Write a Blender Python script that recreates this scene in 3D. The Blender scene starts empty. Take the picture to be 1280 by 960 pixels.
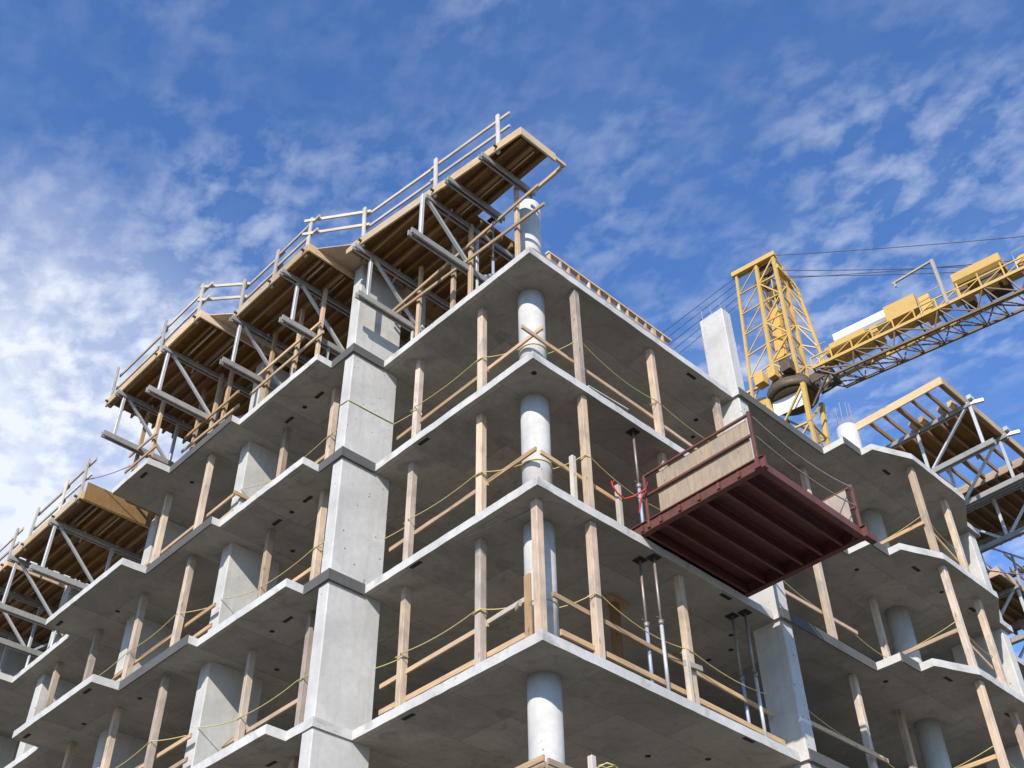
import bpy, bmesh, math, random
from mathutils import Vector, Matrix
R = random.Random(7)
V = Vector
sc = bpy.context.scene
col = sc.collection

# ------------------------------------------------------------------ camera, sky, sun, exposure
cam = bpy.data.cameras.new('camera'); cam.lens = 1430.75/1280*36; cam.sensor_width = 36
cam.sensor_fit = 'HORIZONTAL'; cam.clip_end = 6000
camo = bpy.data.objects.new('camera', cam); col.objects.link(camo)
CAM = V((-10.60535, -10.35069, -5.49915))
cr, cu, cd = V((.72458338, -.68906556, -.01294549)), V((-.45293019, -.49026606, .74464316)), V((.51945469, .53369266, .66733723))
camo.matrix_world = Matrix.Translation(CAM) @ Matrix((cr, cu, -cd)).transposed().to_4x4()
sc.camera = camo
SUN = V((-1.5, -1.0, 1.0)).normalized()
elev = math.asin(SUN.z)
sun = bpy.data.lights.new('sun', 'SUN'); sun.energy = 5.0; sun.angle = math.radians(.53); sun.color = (1, .93, .83)
suno = bpy.data.objects.new('sun', sun); col.objects.link(suno); suno.location = (-40, -30, 50)
suno.rotation_euler = SUN.to_track_quat('Z', 'Y').to_euler()
sc.view_settings.view_transform = 'Standard'; sc.view_settings.look = 'None'
sc.view_settings.gamma = 1; sc.view_settings.exposure = 0.16; sc.view_settings.use_curve_mapping = False

def N(nt, typ, **kw):
    n = nt.nodes.new(typ)
    for k, v in kw.items():
        if k.startswith('i_'):
            key = k[2:]; key = int(key) if key.isdigit() else key.replace('_', ' ')
            n.inputs[key].default_value = v
        else: setattr(n, k, v)
    return n
def ramp(nt, fac, stops):
    n = nt.nodes.new('ShaderNodeValToRGB'); cr_ = n.color_ramp
    while len(cr_.elements) < len(stops): cr_.elements.new(.5)
    for e, (p, c) in zip(cr_.elements, stops):
        e.position = p; e.color = (c, c, c, 1) if isinstance(c, (int, float)) else (*c, 1)
    nt.links.new(fac, n.inputs[0]); return n.outputs[0]
def mth(nt, op, a, b=None, c=None, clamp=False):
    n = nt.nodes.new('ShaderNodeMath'); n.operation = op; n.use_clamp = clamp
    for i, x in enumerate((a, b, c)):
        if x is None: continue
        if isinstance(x, (int, float)): n.inputs[i].default_value = x
        else: nt.links.new(x, n.inputs[i])
    return n.outputs[0]
def mixc(nt, fac, a, b, mode='MIX'):
    n = nt.nodes.new('ShaderNodeMix'); n.data_type = 'RGBA'; n.blend_type = mode
    for i, x in ((0, fac), (6, a), (7, b)):
        if isinstance(x, (int, float)): n.inputs[i].default_value = x if i == 0 else (x, x, x, 1)
        elif isinstance(x, tuple): n.inputs[i].default_value = (*x, 1)
        else: nt.links.new(x, n.inputs[i])
    return n.outputs[2]

world = bpy.data.worlds.new('World'); sc.world = world; world.use_nodes = True
wt = world.node_tree; wt.nodes.clear()
sky = N(wt, 'ShaderNodeTexSky', sky_type='NISHITA', sun_disc=False, sun_elevation=elev,
        sun_rotation=math.atan2(SUN.x, SUN.y), altitude=100, air_density=1.0, dust_density=.1, ozone_density=3.5)
tc = N(wt, 'ShaderNodeTexCoord')
sep = N(wt, 'ShaderNodeSeparateXYZ'); wt.links.new(tc.outputs['Generated'], sep.inputs[0])
zc = mth(wt, 'MAXIMUM', sep.outputs[2], .06)
cmb = N(wt, 'ShaderNodeCombineXYZ')
wt.links.new(mth(wt, 'DIVIDE', sep.outputs[0], zc), cmb.inputs[0]); wt.links.new(mth(wt, 'DIVIDE', sep.outputs[1], zc), cmb.inputs[1])
BANK = (.1919, .8126, .5503)
def wnoise(scale, detail, rough, off, dist=0.0):
    mp = N(wt, 'ShaderNodeMapping'); mp.inputs['Location'].default_value = off
    mp.inputs['Rotation'].default_value = (0, 0, .5); mp.inputs['Scale'].default_value = (1, .72, 1)
    wt.links.new(cmb.outputs[0], mp.inputs[0])
    n = N(wt, 'ShaderNodeTexNoise', i_Scale=scale, i_Detail=detail, i_Roughness=rough, i_Distortion=dist)
    wt.links.new(mp.outputs[0], n.inputs['Vector']); return n.outputs[0]
PO = (3.5, 1.7, 0)
patch = ramp(wt, wnoise(1.7, 3, .5, PO), [(.40, 0), (.62, 1)])
puff = ramp(wt, wnoise(24, 6, .56, (1.2, .4, 0), .15), [(.44, 0), (.66, 1)])
wisp = ramp(wt, wnoise(6, 7, .6, (6.1, 2.4, 0), .4), [(.44, 0), (.84, 1)])
dn = N(wt, 'ShaderNodeVectorMath', operation='DOT_PRODUCT'); wt.links.new(tc.outputs['Generated'], dn.inputs[0]); dn.inputs[1].default_value = BANK
bank = ramp(wt, dn.outputs['Value'], [(.962, 0), (1.002, 1)])        # bright cloud bank low on the left
low = ramp(wt, sep.outputs[2], [(.25, 1), (.6, 0)])
cl = mth(wt, 'MULTIPLY', puff, mth(wt, 'ADD', mth(wt, 'MULTIPLY', patch, .50), .05))
cl = mth(wt, 'ADD', cl, mth(wt, 'MULTIPLY', wisp, mth(wt, 'ADD', mth(wt, 'MULTIPLY', patch, .12), .03)))
cl = mth(wt, 'ADD', cl, mth(wt, 'MULTIPLY', low, mth(wt, 'ADD', mth(wt, 'MULTIPLY', wisp, .3), .05)))
cl = mth(wt, 'ADD', cl, mth(wt, 'MULTIPLY', bank, mth(wt, 'ADD', mth(wt, 'MULTIPLY', wisp, .75), .62)), clamp=True)
cl = mth(wt, 'MULTIPLY', cl, .95)
skyc = mixc(wt, 1.0, sky.outputs[0], (.86, 1.13, 1.50), 'MULTIPLY')
bg = N(wt, 'ShaderNodeBackground', i_Strength=.15)
wt.links.new(mixc(wt, cl, skyc, (5.5, 5.8, 6.4)), bg.inputs[0])
wo = N(wt, 'ShaderNodeOutputWorld'); wt.links.new(bg.outputs[0], wo.inputs[0])

# ------------------------------------------------------------------ materials
def newmat(name):
    m = bpy.data.materials.new(name); m.use_nodes = True
    nt = m.node_tree; b = nt.nodes['Principled BSDF']; return m, nt, b
def objco(nt, scale=(1, 1, 1), gen='Object'):
    t = N(nt, 'ShaderNodeTexCoord'); mp = N(nt, 'ShaderNodeMapping'); mp.inputs['Scale'].default_value = scale
    nt.links.new(t.outputs[gen], mp.inputs[0])
    oi = N(nt, 'ShaderNodeObjectInfo'); cb = N(nt, 'ShaderNodeCombineXYZ')
    for i in range(3): nt.links.new(mth(nt, 'MULTIPLY', oi.outputs['Random'], 37.0+11*i), cb.inputs[i])
    nt.links.new(cb.outputs[0], mp.inputs['Location'])
    return mp.outputs[0], oi.outputs['Random']
def noise(nt, vec, scale, detail=4, rough=.55, dist=0):
    n = N(nt, 'ShaderNodeTexNoise', i_Scale=scale, i_Detail=detail, i_Roughness=rough, i_Distortion=dist)
    nt.links.new(vec, n.inputs['Vector']); return n.outputs[0]
def bump(nt, b, h, strength, dist=.01):
    n = N(nt, 'ShaderNodeBump', i_Strength=strength, i_Distance=dist)
    nt.links.new(h, n.inputs['Height']); nt.links.new(n.outputs[0], b.inputs['Normal'])

def wood(name, c1, c2, stain=.35, sat=.8):
    m, nt, b = newmat(name)
    v, rnd = objco(nt, (14, 14, .9))
    g = noise(nt, v, 2.2, 5, .6, .6)
    v2, _ = objco(nt, (1.6, 1.6, 1.1)); s = noise(nt, v2, 1.6, 4, .65)
    v3, _ = objco(nt, (5, 5, 1.6))
    vo = N(nt, 'ShaderNodeTexVoronoi', i_Scale=1.3); nt.links.new(v3, vo.inputs['Vector'])
    knot = ramp(nt, vo.outputs['Distance'], [(.06, 1), (.16, 0)])
    c = mixc(nt, ramp(nt, g, [(.35, 0), (.68, 1)]), c1, c2)
    grey = mixc(nt, mth(nt, 'MULTIPLY', ramp(nt, s, [(.45, 0), (.75, 1)]), stain), c, (.24, .21, .18))
    c = mixc(nt, mth(nt, 'MULTIPLY', knot, .55), grey, (.13, .07, .035))
    val = mth(nt, 'ADD', mth(nt, 'MULTIPLY', rnd, .5), .70)
    hs = N(nt, 'ShaderNodeHueSaturation'); nt.links.new(c, hs.inputs['Color']); nt.links.new(val, hs.inputs['Value'])
    nt.links.new(mth(nt, 'ADD', mth(nt, 'MULTIPLY', mth(nt, 'FRACT', mth(nt, 'MULTIPLY', rnd, 7.3)), .35), sat-.17), hs.inputs['Saturation'])
    nt.links.new(hs.outputs[0], b.inputs['Base Color']); b.inputs['Roughness'].default_value = .8
    b.inputs['Specular IOR Level'].default_value = .25
    bump(nt, b, g, .35, .004); return m
def concrete(name, base, kind):
    m, nt, b = newmat(name)
    v, rnd = objco(nt); t = N(nt, 'ShaderNodeTexCoord'); ov = t.outputs['Object']
    a = noise(nt, ov, .8, 6, .62, .3); f = noise(nt, ov, 9, 5, .6)
    c = mixc(nt, ramp(nt, a, [(.3, 0), (.72, 1)]), tuple(x*.76 for x in base), tuple(min(1, x*1.14) for x in base))
    c = mixc(nt, mth(nt, 'MULTIPLY', ramp(nt, f, [(.35, 1), (.6, 0)]), .22), c, tuple(x*.62 for x in base))
    sp = N(nt, 'ShaderNodeSeparateXYZ'); nt.links.new(ov, sp.inputs[0])
    h = f
    if kind == 'slab':
        br = N(nt, 'ShaderNodeTexBrick', i_Scale=1.0, offset=.5); nt.links.new(ov, br.inputs['Vector'])
        br.inputs['Color1'].default_value = (.78, .78, .78, 1); br.inputs['Color2'].default_value = (1.1, 1.09, 1.06, 1)
        br.inputs['Mortar'].default_value = (.62, .61, .6, 1)
        for k, x in (('Mortar Size', .009), ('Brick Width', 2.44), ('Row Height', 1.22), ('Bias', 0)): br.inputs[k].default_value = x
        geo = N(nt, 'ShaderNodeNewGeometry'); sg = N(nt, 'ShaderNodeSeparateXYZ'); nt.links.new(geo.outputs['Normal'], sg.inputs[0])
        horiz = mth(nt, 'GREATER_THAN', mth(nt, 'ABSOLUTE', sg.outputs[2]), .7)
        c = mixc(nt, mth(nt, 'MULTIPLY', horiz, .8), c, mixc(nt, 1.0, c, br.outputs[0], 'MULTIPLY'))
        c = mixc(nt, horiz, c, mixc(nt, 1.0, c, (.66, .64, .60), 'MULTIPLY'))   # horizontal faces toned darker and slightly browner
        st = noise(nt, ov, 1.9, 6, .7, 1.2)
        c = mixc(nt, mth(nt, 'MULTIPLY', ramp(nt, st, [(.52, 0), (.70, 1)]), .5), c, (.17, .16, .14))
        st2 = noise(nt, ov, .55, 7, .72, 1.8)
        c = mixc(nt, mth(nt, 'MULTIPLY', ramp(nt, st2, [(.55, 0), (.66, 1)]), .14), c, (.62, .60, .56))
    else:
        mp = N(nt, 'ShaderNodeMapping'); mp.inputs['Scale'].default_value = (5, 5, .35); nt.links.new(v, mp.inputs[0])
        s = noise(nt, mp.outputs[0], 1.5, 4, .6)
        c = mixc(nt, mth(nt, 'MULTIPLY', ramp(nt, s, [(.48, 0), (.72, 1)]), .38), c, tuple(x*.66 for x in base))
        vo = N(nt, 'ShaderNodeTexVoronoi', i_Scale=6.5); nt.links.new(v, vo.inputs['Vector'])
        ck = N(nt, 'ShaderNodeSeparateColor'); nt.links.new(vo.outputs['Color'], ck.inputs[0])
        hole = mth(nt, 'LESS_THAN', vo.outputs['Distance'], mth(nt, 'MULTIPLY', mth(nt, 'POWER', ck.outputs[0], 2.2), .13))
        c = mixc(nt, mth(nt, 'MULTIPLY', hole, .75), c, (.07, .068, .065))
        h = mth(nt, 'SUBTRACT', f, mth(nt, 'MULTIPLY', hole, 1.5))
    nt.links.new(c, b.inputs['Base Color']); b.inputs['Roughness'].default_value = .88
    b.inputs['Specular IOR Level'].default_value = .25
    bump(nt, b, h, .35, .012); return m
def metal(name, c, rough, metallic, wear, wc=(.2, .1, .06), scale=5):
    m, nt, b = newmat(name)
    v, rnd = objco(nt); n = noise(nt, v, scale, 6, .68)
    cc = mixc(nt, mth(nt, 'MULTIPLY', ramp(nt, n, [(.48, 0), (.66, 1)]), wear), c, wc)
    hs = N(nt, 'ShaderNodeHueSaturation'); nt.links.new(cc, hs.inputs['Color'])
    nt.links.new(mth(nt, 'ADD', mth(nt, 'MULTIPLY', rnd, .25), .87), hs.inputs['Value'])
    nt.links.new(hs.outputs[0], b.inputs['Base Color'])
    nt.links.new(mth(nt, 'ADD', mth(nt, 'MULTIPLY', n, .3), rough-.15), b.inputs['Roughness'])
    b.inputs['Metallic'].default_value = metallic
    bump(nt, b, n, .12, .004); return m
M = dict(
    post=wood('weathered_post_lumber', (.60, .455, .32), (.45, .33, .22), .8, .82),
    rail=wood('rail_lumber', (.56, .385, .225), (.42, .27, .145), .45, .98),
    palewood=wood('bleached_lumber', (.57, .49, .39), (.46, .38, .285), .5),
    joist=wood('joist_lumber', (.30, .20, .115), (.22, .14, .075), .3, 1.15),
    fascia=wood('fascia_lumber', (.60, .45, .29), (.48, .335, .195), .35, 1.0),
    ply=wood('form_plywood', (.27, .17, .085), (.20, .12, .058), .25, 1.15),
    greyply=wood('weathered_plywood', (.40, .315, .235), (.28, .215, .155), .7, 1.0),
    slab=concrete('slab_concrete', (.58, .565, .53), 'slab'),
    colm=concrete('column_concrete', (.57, .555, .52), 'col'),
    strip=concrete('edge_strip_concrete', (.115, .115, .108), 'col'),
    steel=metal('galvanised_steel', (.55, .56, .56), .5, .35, .35, (.33, .31, .28)),
    chord=metal('weathered_aluminium', (.33, .325, .30), .6, .2, .5, (.2, .185, .16)),
    red=metal('oxide_red_steel', (.13, .043, .03), .65, .0, .65, (.06, .03, .024)),
    yellow=metal('crane_yellow_paint', (.56, .36, .095), .45, .0, .4, (.45, .25, .07), 2.5),
    dark=metal('dark_greased_steel', (.085, .062, .036), .6, .1, .6, (.16, .11, .05)),
    shore=metal('shore_tube_steel', (.30, .27, .25), .5, .5, .6, (.25, .13, .08)),
    shoreblue=metal('shore_tube_blue', (.34, .40, .54), .5, .2, .4, (.40, .40, .42)),
    rebar=metal('rebar_steel', (.33, .31, .30), .6, .4, .5, (.24, .15, .10)),
    white=metal('white_tarpaulin', (.80, .80, .79), .6, .0, .2, (.62, .61, .60)),
    hole=metal('near_black', (.018, .017, .015), .8, .0, .1),
    brown=metal('chord_shade_brown', (.17, .115, .06), .6, .0, .5, (.09, .065, .045), 3),  # underside shade of the yellow jib lattice, put into the colour
    wire=metal('wire_rope', (.10, .10, .11), .5, .4, .2),
)
def plain(name, c, rough=.7):
    m, nt, b = newmat(name); v, _ = objco(nt); n = noise(nt, v, 30, 3)
    nt.links.new(mixc(nt, n, tuple(x*.75 for x in c), c), b.inputs['Base Color']); b.inputs['Roughness'].default_value = rough; return m
M['rope'] = plain('yellow_rope', (.60, .50, .19)); M['redhose'] = plain('red_strap', (.55, .04, .04)); M['mauve'] = plain('mauve_line', (.32, .22, .40))
M['glass'] = plain('cab_glass', (.03, .04, .05), .08)

# ------------------------------------------------------------------ builders
WORLD = {}
def link(name, me, mat, parent, mw):
    o = bpy.data.objects.new(name, me); col.objects.link(o)
    if me and mat: me.materials.append(M[mat])
    pw = Matrix()
    if parent: o.parent = parent; pw = WORLD[parent]
    o.matrix_basis = pw.inverted() @ mw; WORLD[o] = mw.copy(); return o
def tag(o, label, cat, group=None):
    o['label'] = label; o['category'] = cat
    if group: o['group'] = group
    return o
def thing(name, loc, label, cat, group=None, parent=None):
    o = link(name, None, None, parent, Matrix.Translation(V(loc))); o.empty_display_size = .2
    if label: tag(o, label, cat, group)
    return o
def frame(a, b, up=(0, 0, 1)):
    a, b = V(a), V(b); z = (b-a); L = z.length; z = z/L
    u = V(up)
    if abs(z.dot(u)) > .98: u = V((1, 0, 0)) if abs(z.x) < .9 else V((0, 1, 0))
    x = u.cross(z).normalized(); y = z.cross(x)
    m = Matrix((x, y, z)).transposed().to_4x4(); m.translation = a; return m, L
def prism(bm, mat4, L, w, h, ch=.006, n=1):
    """chamfered bar along local z: w across, h along the 'up' side"""
    a, b = w/2, h/2; ch = min(ch, a*.4, b*.4)
    sec = [(a-ch, -b), (a, -b+ch), (a, b-ch), (a-ch, b), (-a+ch, b), (-a, b-ch), (-a, -b+ch), (-a+ch, -b)]
    rings = [[bm.verts.new(mat4 @ V((x, y, L*k/n))) for x, y in sec] for k in range(n+1)]
    for r0, r1 in zip(rings, rings[1:]):
        for i in range(8): bm.faces.new((r0[i], r0[(i+1) % 8], r1[(i+1) % 8], r1[i]))
    bm.faces.new(rings[0][::-1]); bm.faces.new(rings[-1])
def done(bm, name):
    me = bpy.data.meshes.new(name); bm.normal_update(); bm.to_mesh(me); bm.free(); return me
def beam(name, a, b, w, h, mat, parent=None, up=(0, 0, 1), ch=.006):
    m, L = frame(a, b, up); bm = bmesh.new(); prism(bm, Matrix(), L, w, h, ch)
    return link(name, done(bm, name), mat, parent, m)
def addbeam(bm, org, a, b, w, h, up=(0, 0, 1), ch=.005):
    m, L = frame(V(a)-org, V(b)-org, up); prism(bm, m, L, w, h, ch)
def multi(name, parts, mat, parent=None, org=None):
    """several bars as one mesh: (a, b, w, h)"""
    org = V(org if org is not None else parts[0][0]); bm = bmesh.new()
    for p in parts: addbeam(bm, org, *p)
    return link(name, done(bm, name), mat, parent, Matrix.Translation(org))
def box(name, lo, hi, mat, parent=None, ch=.01):
    lo, hi = V(lo), V(hi); c = (lo+hi)/2
    return beam(name, (c.x, c.y, lo.z), (c.x, c.y, hi.z), hi.y-lo.y, hi.x-lo.x, mat, parent, (1, 0, 0), ch)
def cyl(name, a, b, r, mat, parent=None, seg=24, r2=None):
    m, L = frame(a, b); bm = bmesh.new()
    bmesh.ops.create_cone(bm, cap_ends=True, segments=seg, radius1=r, radius2=r if r2 is None else r2, depth=L, matrix=Matrix.Translation((0, 0, L/2)))
    for f in bm.faces: f.smooth = len(f.verts) == 4
    me = done(bm, name)
    return link(name, me, mat, parent, m)
def tube(name, pts, r, mat, parent=None, seg=6, loops=()):
    org = V(pts[0]); bm = bmesh.new()
    def run(P):
        rings = []
        for i, p in enumerate(P):
            d = (V(P[min(i+1, len(P)-1)])-V(P[max(i-1, 0)])).normalized()
            u = V((0, 0, 1)) if abs(d.z) < .9 else V((1, 0, 0)); x = u.cross(d).normalized(); y = d.cross(x)
            rings.append([bm.verts.new(V(p)-org+x*r*math.cos(t)+y*r*math.sin(t)) for t in [2*math.pi*k/seg for k in range(seg)]])
        for a, b in zip(rings, rings[1:]):
            for i in range(seg): bm.faces.new((a[i], a[(i+1) % seg], b[(i+1) % seg], b[i])).smooth = True
    run(pts)
    for l in loops: run(l)
    return link(name, done(bm, name), mat, parent, Matrix.Translation(org))
def sag(a, b, s, n=10):
    a, b = V(a), V(b)
    return [a.lerp(b, k/n)-V((0, 0, s*4*(k/n)*(1-k/n))) for k in range(n+1)]
def ring(c, hw, hd, dz=.0, n=16, round_=False):
    out = []
    for k in range(n+1):
        t = 2*math.pi*k/n; x, y = math.cos(t), math.sin(t)
        if not round_:
            s = 1/max(abs(x), abs(y)); x *= s; y *= s
        out.append(V((c[0]+x*hw, c[1]+y*hd, c[2]+dz*math.sin(t+.6))))
    return out

H, T = 2.8, .17
GZ = -7.1
# ------------------------------------------------------------------ setting
gm, gnt, gb = newmat('site_gravel')
gv = N(gnt, 'ShaderNodeTexCoord').outputs['Object']
gc = mixc(gnt, noise(gnt, gv, .15, 6, .65), (.12, .105, .085), (.17, .15, .12)); gc = mixc(gnt, ramp(gnt, noise(gnt, gv, 14, 4), [(.4, 0), (.7, .6)]), gc, (.1, .09, .08))
gnt.links.new(gc, gb.inputs['Base Color']); gb.inputs['Roughness'].default_value = .95; M['ground'] = gm
bm = bmesh.new()
bmesh.ops.create_grid(bm, x_segments=8, y_segments=8, size=3000)
g = link('ground', done(bm, 'ground'), 'ground', None, Matrix.Translation((0, 0, GZ))); g['kind'] = 'structure'

# ------------------------------------------------------------------ the concrete frame
bld = thing('unfinished_building', (5, 7, GZ), 'unfinished concrete frame building with stepped bare floor slabs and open storeys', 'building')
OUT = [(0, 0), (0, 4.5), (-.8, 4.5), (-.8, 5.25), (-1.2, 5.25), (-1.2, 8.2), (-1.4, 8.2), (-1.4, 10.82), (-2.0, 10.86), (-2.0, 14.4), (-1.33, 14.45), (-1.28, 17.6), (-1.9, 17.6), (-1.9, 21), (-1.3, 21), (-1.3, 30), (20, 30), (20, -.3), (15.4, -.3), (15.4, -.95), (14.7, -.97),
       (13.68, -1.5), (11.25, -1.52), (10.2, -1.08), (10.2, -.76), (9.5, -.76), (9.5, -.18), (6.3, -.18), (6.3, 0)]
OUT4 = OUT[:9] + [(-2.0, 12.5), (20, 12.5)] + OUT[15:]
def slab(k):
    z0 = k*H; poly = OUT4 if k == 4 else OUT
    pts = []
    for i, p in enumerate(poly):
        q = poly[(i+1) % len(poly)]; d = V(q)-V(p); L = d.length; n = max(1, int(L/.22)) if min(p[0], p[1], q[0], q[1]) < 1.5 and L < 10 else 1
        nr = V((d.y, -d.x))/L
        for j in range(n):
            c = V(p)+d*(j/n); jit = R.uniform(-.005, .005) if j else 0
            pts.append((c.x-5+nr.x*jit, c.y-7+nr.y*jit, R.uniform(-.0035, .0035)))
    nv = len(pts)
    vs = [(x, y, 0+(j if abs(j) < 1 else 0)) for x, y, j in pts] + [(x, y, T+j*.6) for x, y, j in pts]
    fs = [tuple(range(nv)), tuple(range(2*nv-1, nv-1, -1))] + [(i, i+nv, (i+1) % nv+nv, (i+1) % nv) for i in range(nv)]
    me = bpy.data.meshes.new('floor_slab'); me.from_pydata(vs, [], fs); me.update()
    bm = bmesh.new(); bm.from_mesh(me); bmesh.ops.triangulate(bm, faces=[f for f in bm.faces if len(f.verts) > 4])
    bmesh.ops.recalc_face_normals(bm, faces=bm.faces); bm.to_mesh(me); bm.free()
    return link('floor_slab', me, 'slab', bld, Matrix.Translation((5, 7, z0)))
slabs = {k: slab(k) for k in (-1, 0, 1, 2, 3, 4)}
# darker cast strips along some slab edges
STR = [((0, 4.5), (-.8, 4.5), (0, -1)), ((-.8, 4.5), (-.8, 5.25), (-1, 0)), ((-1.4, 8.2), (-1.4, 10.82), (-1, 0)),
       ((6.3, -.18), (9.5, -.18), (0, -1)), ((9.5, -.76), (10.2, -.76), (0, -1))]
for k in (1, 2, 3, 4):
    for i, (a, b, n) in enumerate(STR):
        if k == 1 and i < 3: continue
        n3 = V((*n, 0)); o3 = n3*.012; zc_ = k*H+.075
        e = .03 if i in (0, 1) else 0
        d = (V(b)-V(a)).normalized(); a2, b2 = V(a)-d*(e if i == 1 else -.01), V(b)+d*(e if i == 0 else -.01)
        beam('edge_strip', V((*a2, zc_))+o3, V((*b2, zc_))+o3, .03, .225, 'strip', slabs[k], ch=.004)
RECESSES = {4: [(-.47, 6.15, 1), (-.47, 6.7, 0), (-.46, 7.29, 1), (-1.81, 11.32, 1), (-.82, 10.79, 0), (5.08, .17, 2), (11.21, -.81, 2), (6.31, 1.05, 0), (6.73, 1.49, 0)],
       3: [(-.42, 6.15, 1), (-.4, 6.74, 0), (-.41, 7.25, 1), (.46, 7.91, 0), (.11, 3.12, 1), (-1.79, 14.08, 1), (-1.06, 12.69, 0), (.3, .28, 0), (11.13, -.88, 2), (10.17, .04, 0), (12.43, -.75, 0), (13.68, -.83, 2), (5, .12, 2)],
       2: [(.08, 3.13, 1), (-.49, 6.18, 1), (-.46, 6.74, 0), (.48, 7.93, 0), (-1.86, 11.29, 1), (-.9, 10.86, 0), (-1.81, 14.07, 1), (-1.18, 12.71, 0), (10.92, -.97, 2), (10.05, -.04, 0), (13.38, -.98, 2), (4.97, .11, 2), (6.16, .92, 0), (6.61, 1.28, 0), (6.61, 1.84, 0)],
       1: [(.15, 3.21, 1), (4.92, .07, 2), (5.01, 1.01, 0), (4.14, 1.62, 0), (-.45, 6.15, 1), (-.45, 6.7, 0)]}
for k, L in RECESSES.items():  # dark plates replace open soffit recesses, their inner shade is in the colour
    for x, y, s in L:
        z = k*H
        if s == 0: cyl('shaded_recess', (x, y, z-.004), (x, y, z+.05), .055, 'hole', slabs[k], 12)
        else:
            d = V((0, .14, 0)) if s == 1 else V((.14, 0, 0)); c = V((x, y, z+.02))
            beam('shaded_recess', c-d, c+d, .085, .05, 'hole', slabs[k])
def storeys(lo, hi): return [(k*H+T if k > -2 else GZ, (k+1)*H) for k in range(lo, hi)]
def round_col(x, y, r, lo, hi):
    for z0, z1 in storeys(lo, hi):
        c = cyl('round_column', (x, y, z0), (x, y, z1), r, 'colm', bld, 40)
    return c
def pier(x0, x1, y0, y1, lo, hi):
    for z0, z1 in storeys(lo, hi): c = box('concrete_pier', (x0, y0, z0), (x1, y1, z1), 'colm', bld, .02)
    return c
c_corner = round_col(.87, .85, .265, -2, 5)
c_bay = round_col(12.42, .45, .27, -2, 5)
pier(-.77, .42, 4.53, 4.84, -2, 4)
box('concrete_pier', (-.77, 4.53, 4*H+T), (.42, 4.84, 13.94), 'colm', bld, .02)
pier(-.70, .55, 8.50, 8.86, -2, 4)
box('concrete_pier', (-.70, 8.50, 4*H+T), (.55, 8.86, 13.74), 'colm', bld, .02)
pier(-.70, .55, 12.55, 12.9, -2, 4)
pier(-.9, .4, 16.6, 16.95, -2, 4)
pier(-.9, .4, 20.7, 21.05, -2, 4)
pier(-.9, .4, 24.8, 25.15, -2, 4)
c_tall = pier(6.36, 6.7, -.12, .56, -2, 5)
pier(14.95, 15.3, -.85, .5, -2, 4)
for x, y in ((6.6, 6.5), (3.2, 8.2), (12.4, 6.5), (6.5, 12.2), (12.4, 12.2), (3.0, 14.5), (18, 3), (18, 8)): round_col(x, y, .27, -2, 4)
for k in range(-1, 4):    # unseen walls, added to cut the light inside the floors
    box('added_dimming_wall', (8.2, 8.0, k*H+T), (8.45, 12, (k+1)*H), 'colm', bld); box('added_dimming_wall', (8.5, 7.7, k*H+T), (12, 7.95, (k+1)*H), 'colm', bld)
box('foundation_wall', (-.6, .2, GZ-.3), (19, 29, -1.25*H), 'colm', bld)
for (x, y, n, rr) in ((12.42, .45, 8, .2), ):
    for i in range(n):
        t = 2*math.pi*i/n+.2; px, py = x+rr*math.cos(t), y+rr*math.sin(t)
        beam('rebar', (px, py, 14.0), (px+R.uniform(-.03, .03), py+R.uniform(-.03, .03), 14.0+R.uniform(.55, .8)), .018, .018, 'rebar', c_bay)
for px, py in ((6.42, -.05), (6.42, .22), (6.42, .48), (6.63, -.05), (6.63, .48)):
    beam('rebar', (px, py, 14.0), (px+R.uniform(-.02, .02), py, 14.0+R.uniform(.25, .45)), .012, .012, 'rebar', c_tall)

# ------------------------------------------------------------------ timber posts, rails, ropes
ST = {3: 'top storey', 2: 'second storey from top', 1: 'third storey from top', 0: 'fourth storey from top'}
def post(x, y, k, where, w=.14, z1=None, mat='post', name='timber_post', g='timber posts propping the slabs'):
    z0 = k*H+T; z1 = (k+1)*H if z1 is None else z1
    m = Matrix.Translation((x, y, z0)) @ Matrix.Rotation(R.uniform(-.12, .12), 4, 'Z') @ Matrix.Rotation(R.uniform(-.006, .006), 4, 'X')
    bm = bmesh.new(); prism(bm, Matrix(), z1-z0, w*R.uniform(.93, 1.05), w*R.uniform(.93, 1.05), .008)
    o = link(name, done(bm, name), mat, None, m)
    return tag(o, where, 'post', g)
LP = [(.4, 1.8, 'first timber post from the round corner column towards the pier'), (.44, 3.84, 'timber post close beside the wide concrete pier, corner side'),
      (-.3, 5.7, 'first timber post past the wide pier, away from the corner'), (-.3, 7.63, 'second timber post past the wide pier'),
      (-1.0, 9.6, 'third timber post past the wide pier'), (-.97, 11.6, 'fourth timber post past the wide pier'), (-.93, 13.8, 'fifth timber post past the wide pier'), (-.9, 15.9, 'sixth timber post past the wide pier')]
RP = [(1.4, .17, 'first timber post from the round corner column, loading platform side'), (3.8, .27, 'second timber post from the corner column, loading platform side'),
      (11.45, .48, 'timber post set back inside the projecting bay'), (11.5, -1.3, 'timber post at the chamfered edge of the projecting bay'), (13.3, -1.12, 'timber post at the outer edge of the projecting bay')]
for k in (0, 1, 2, 3):
    for i, (x, y, t) in enumerate(LP + RP):
        if k == 3 and (i in (6, 7) or t.startswith('timber post set back')): continue
        if k == 0 and i in (0, 1, 8, 9): continue
        post(x+R.uniform(-.03, .03), y+R.uniform(-.04, .04), k, t+', '+ST[k])
post(.31, .33, 1, 'timber post standing at the slab corner before the round column', .15)
post(6.02, .27, 3, 'timber post beside the tall pier on the top storey')
post(9.6, .5, 3, 'shaded timber post between tall pier and projecting bay, top storey')
post(8.4, .02, 2, 'timber post below the red platform, second storey from top')
post(9.32, .29, 1, 'timber post between tall pier and projecting bay, third storey from top')
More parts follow.
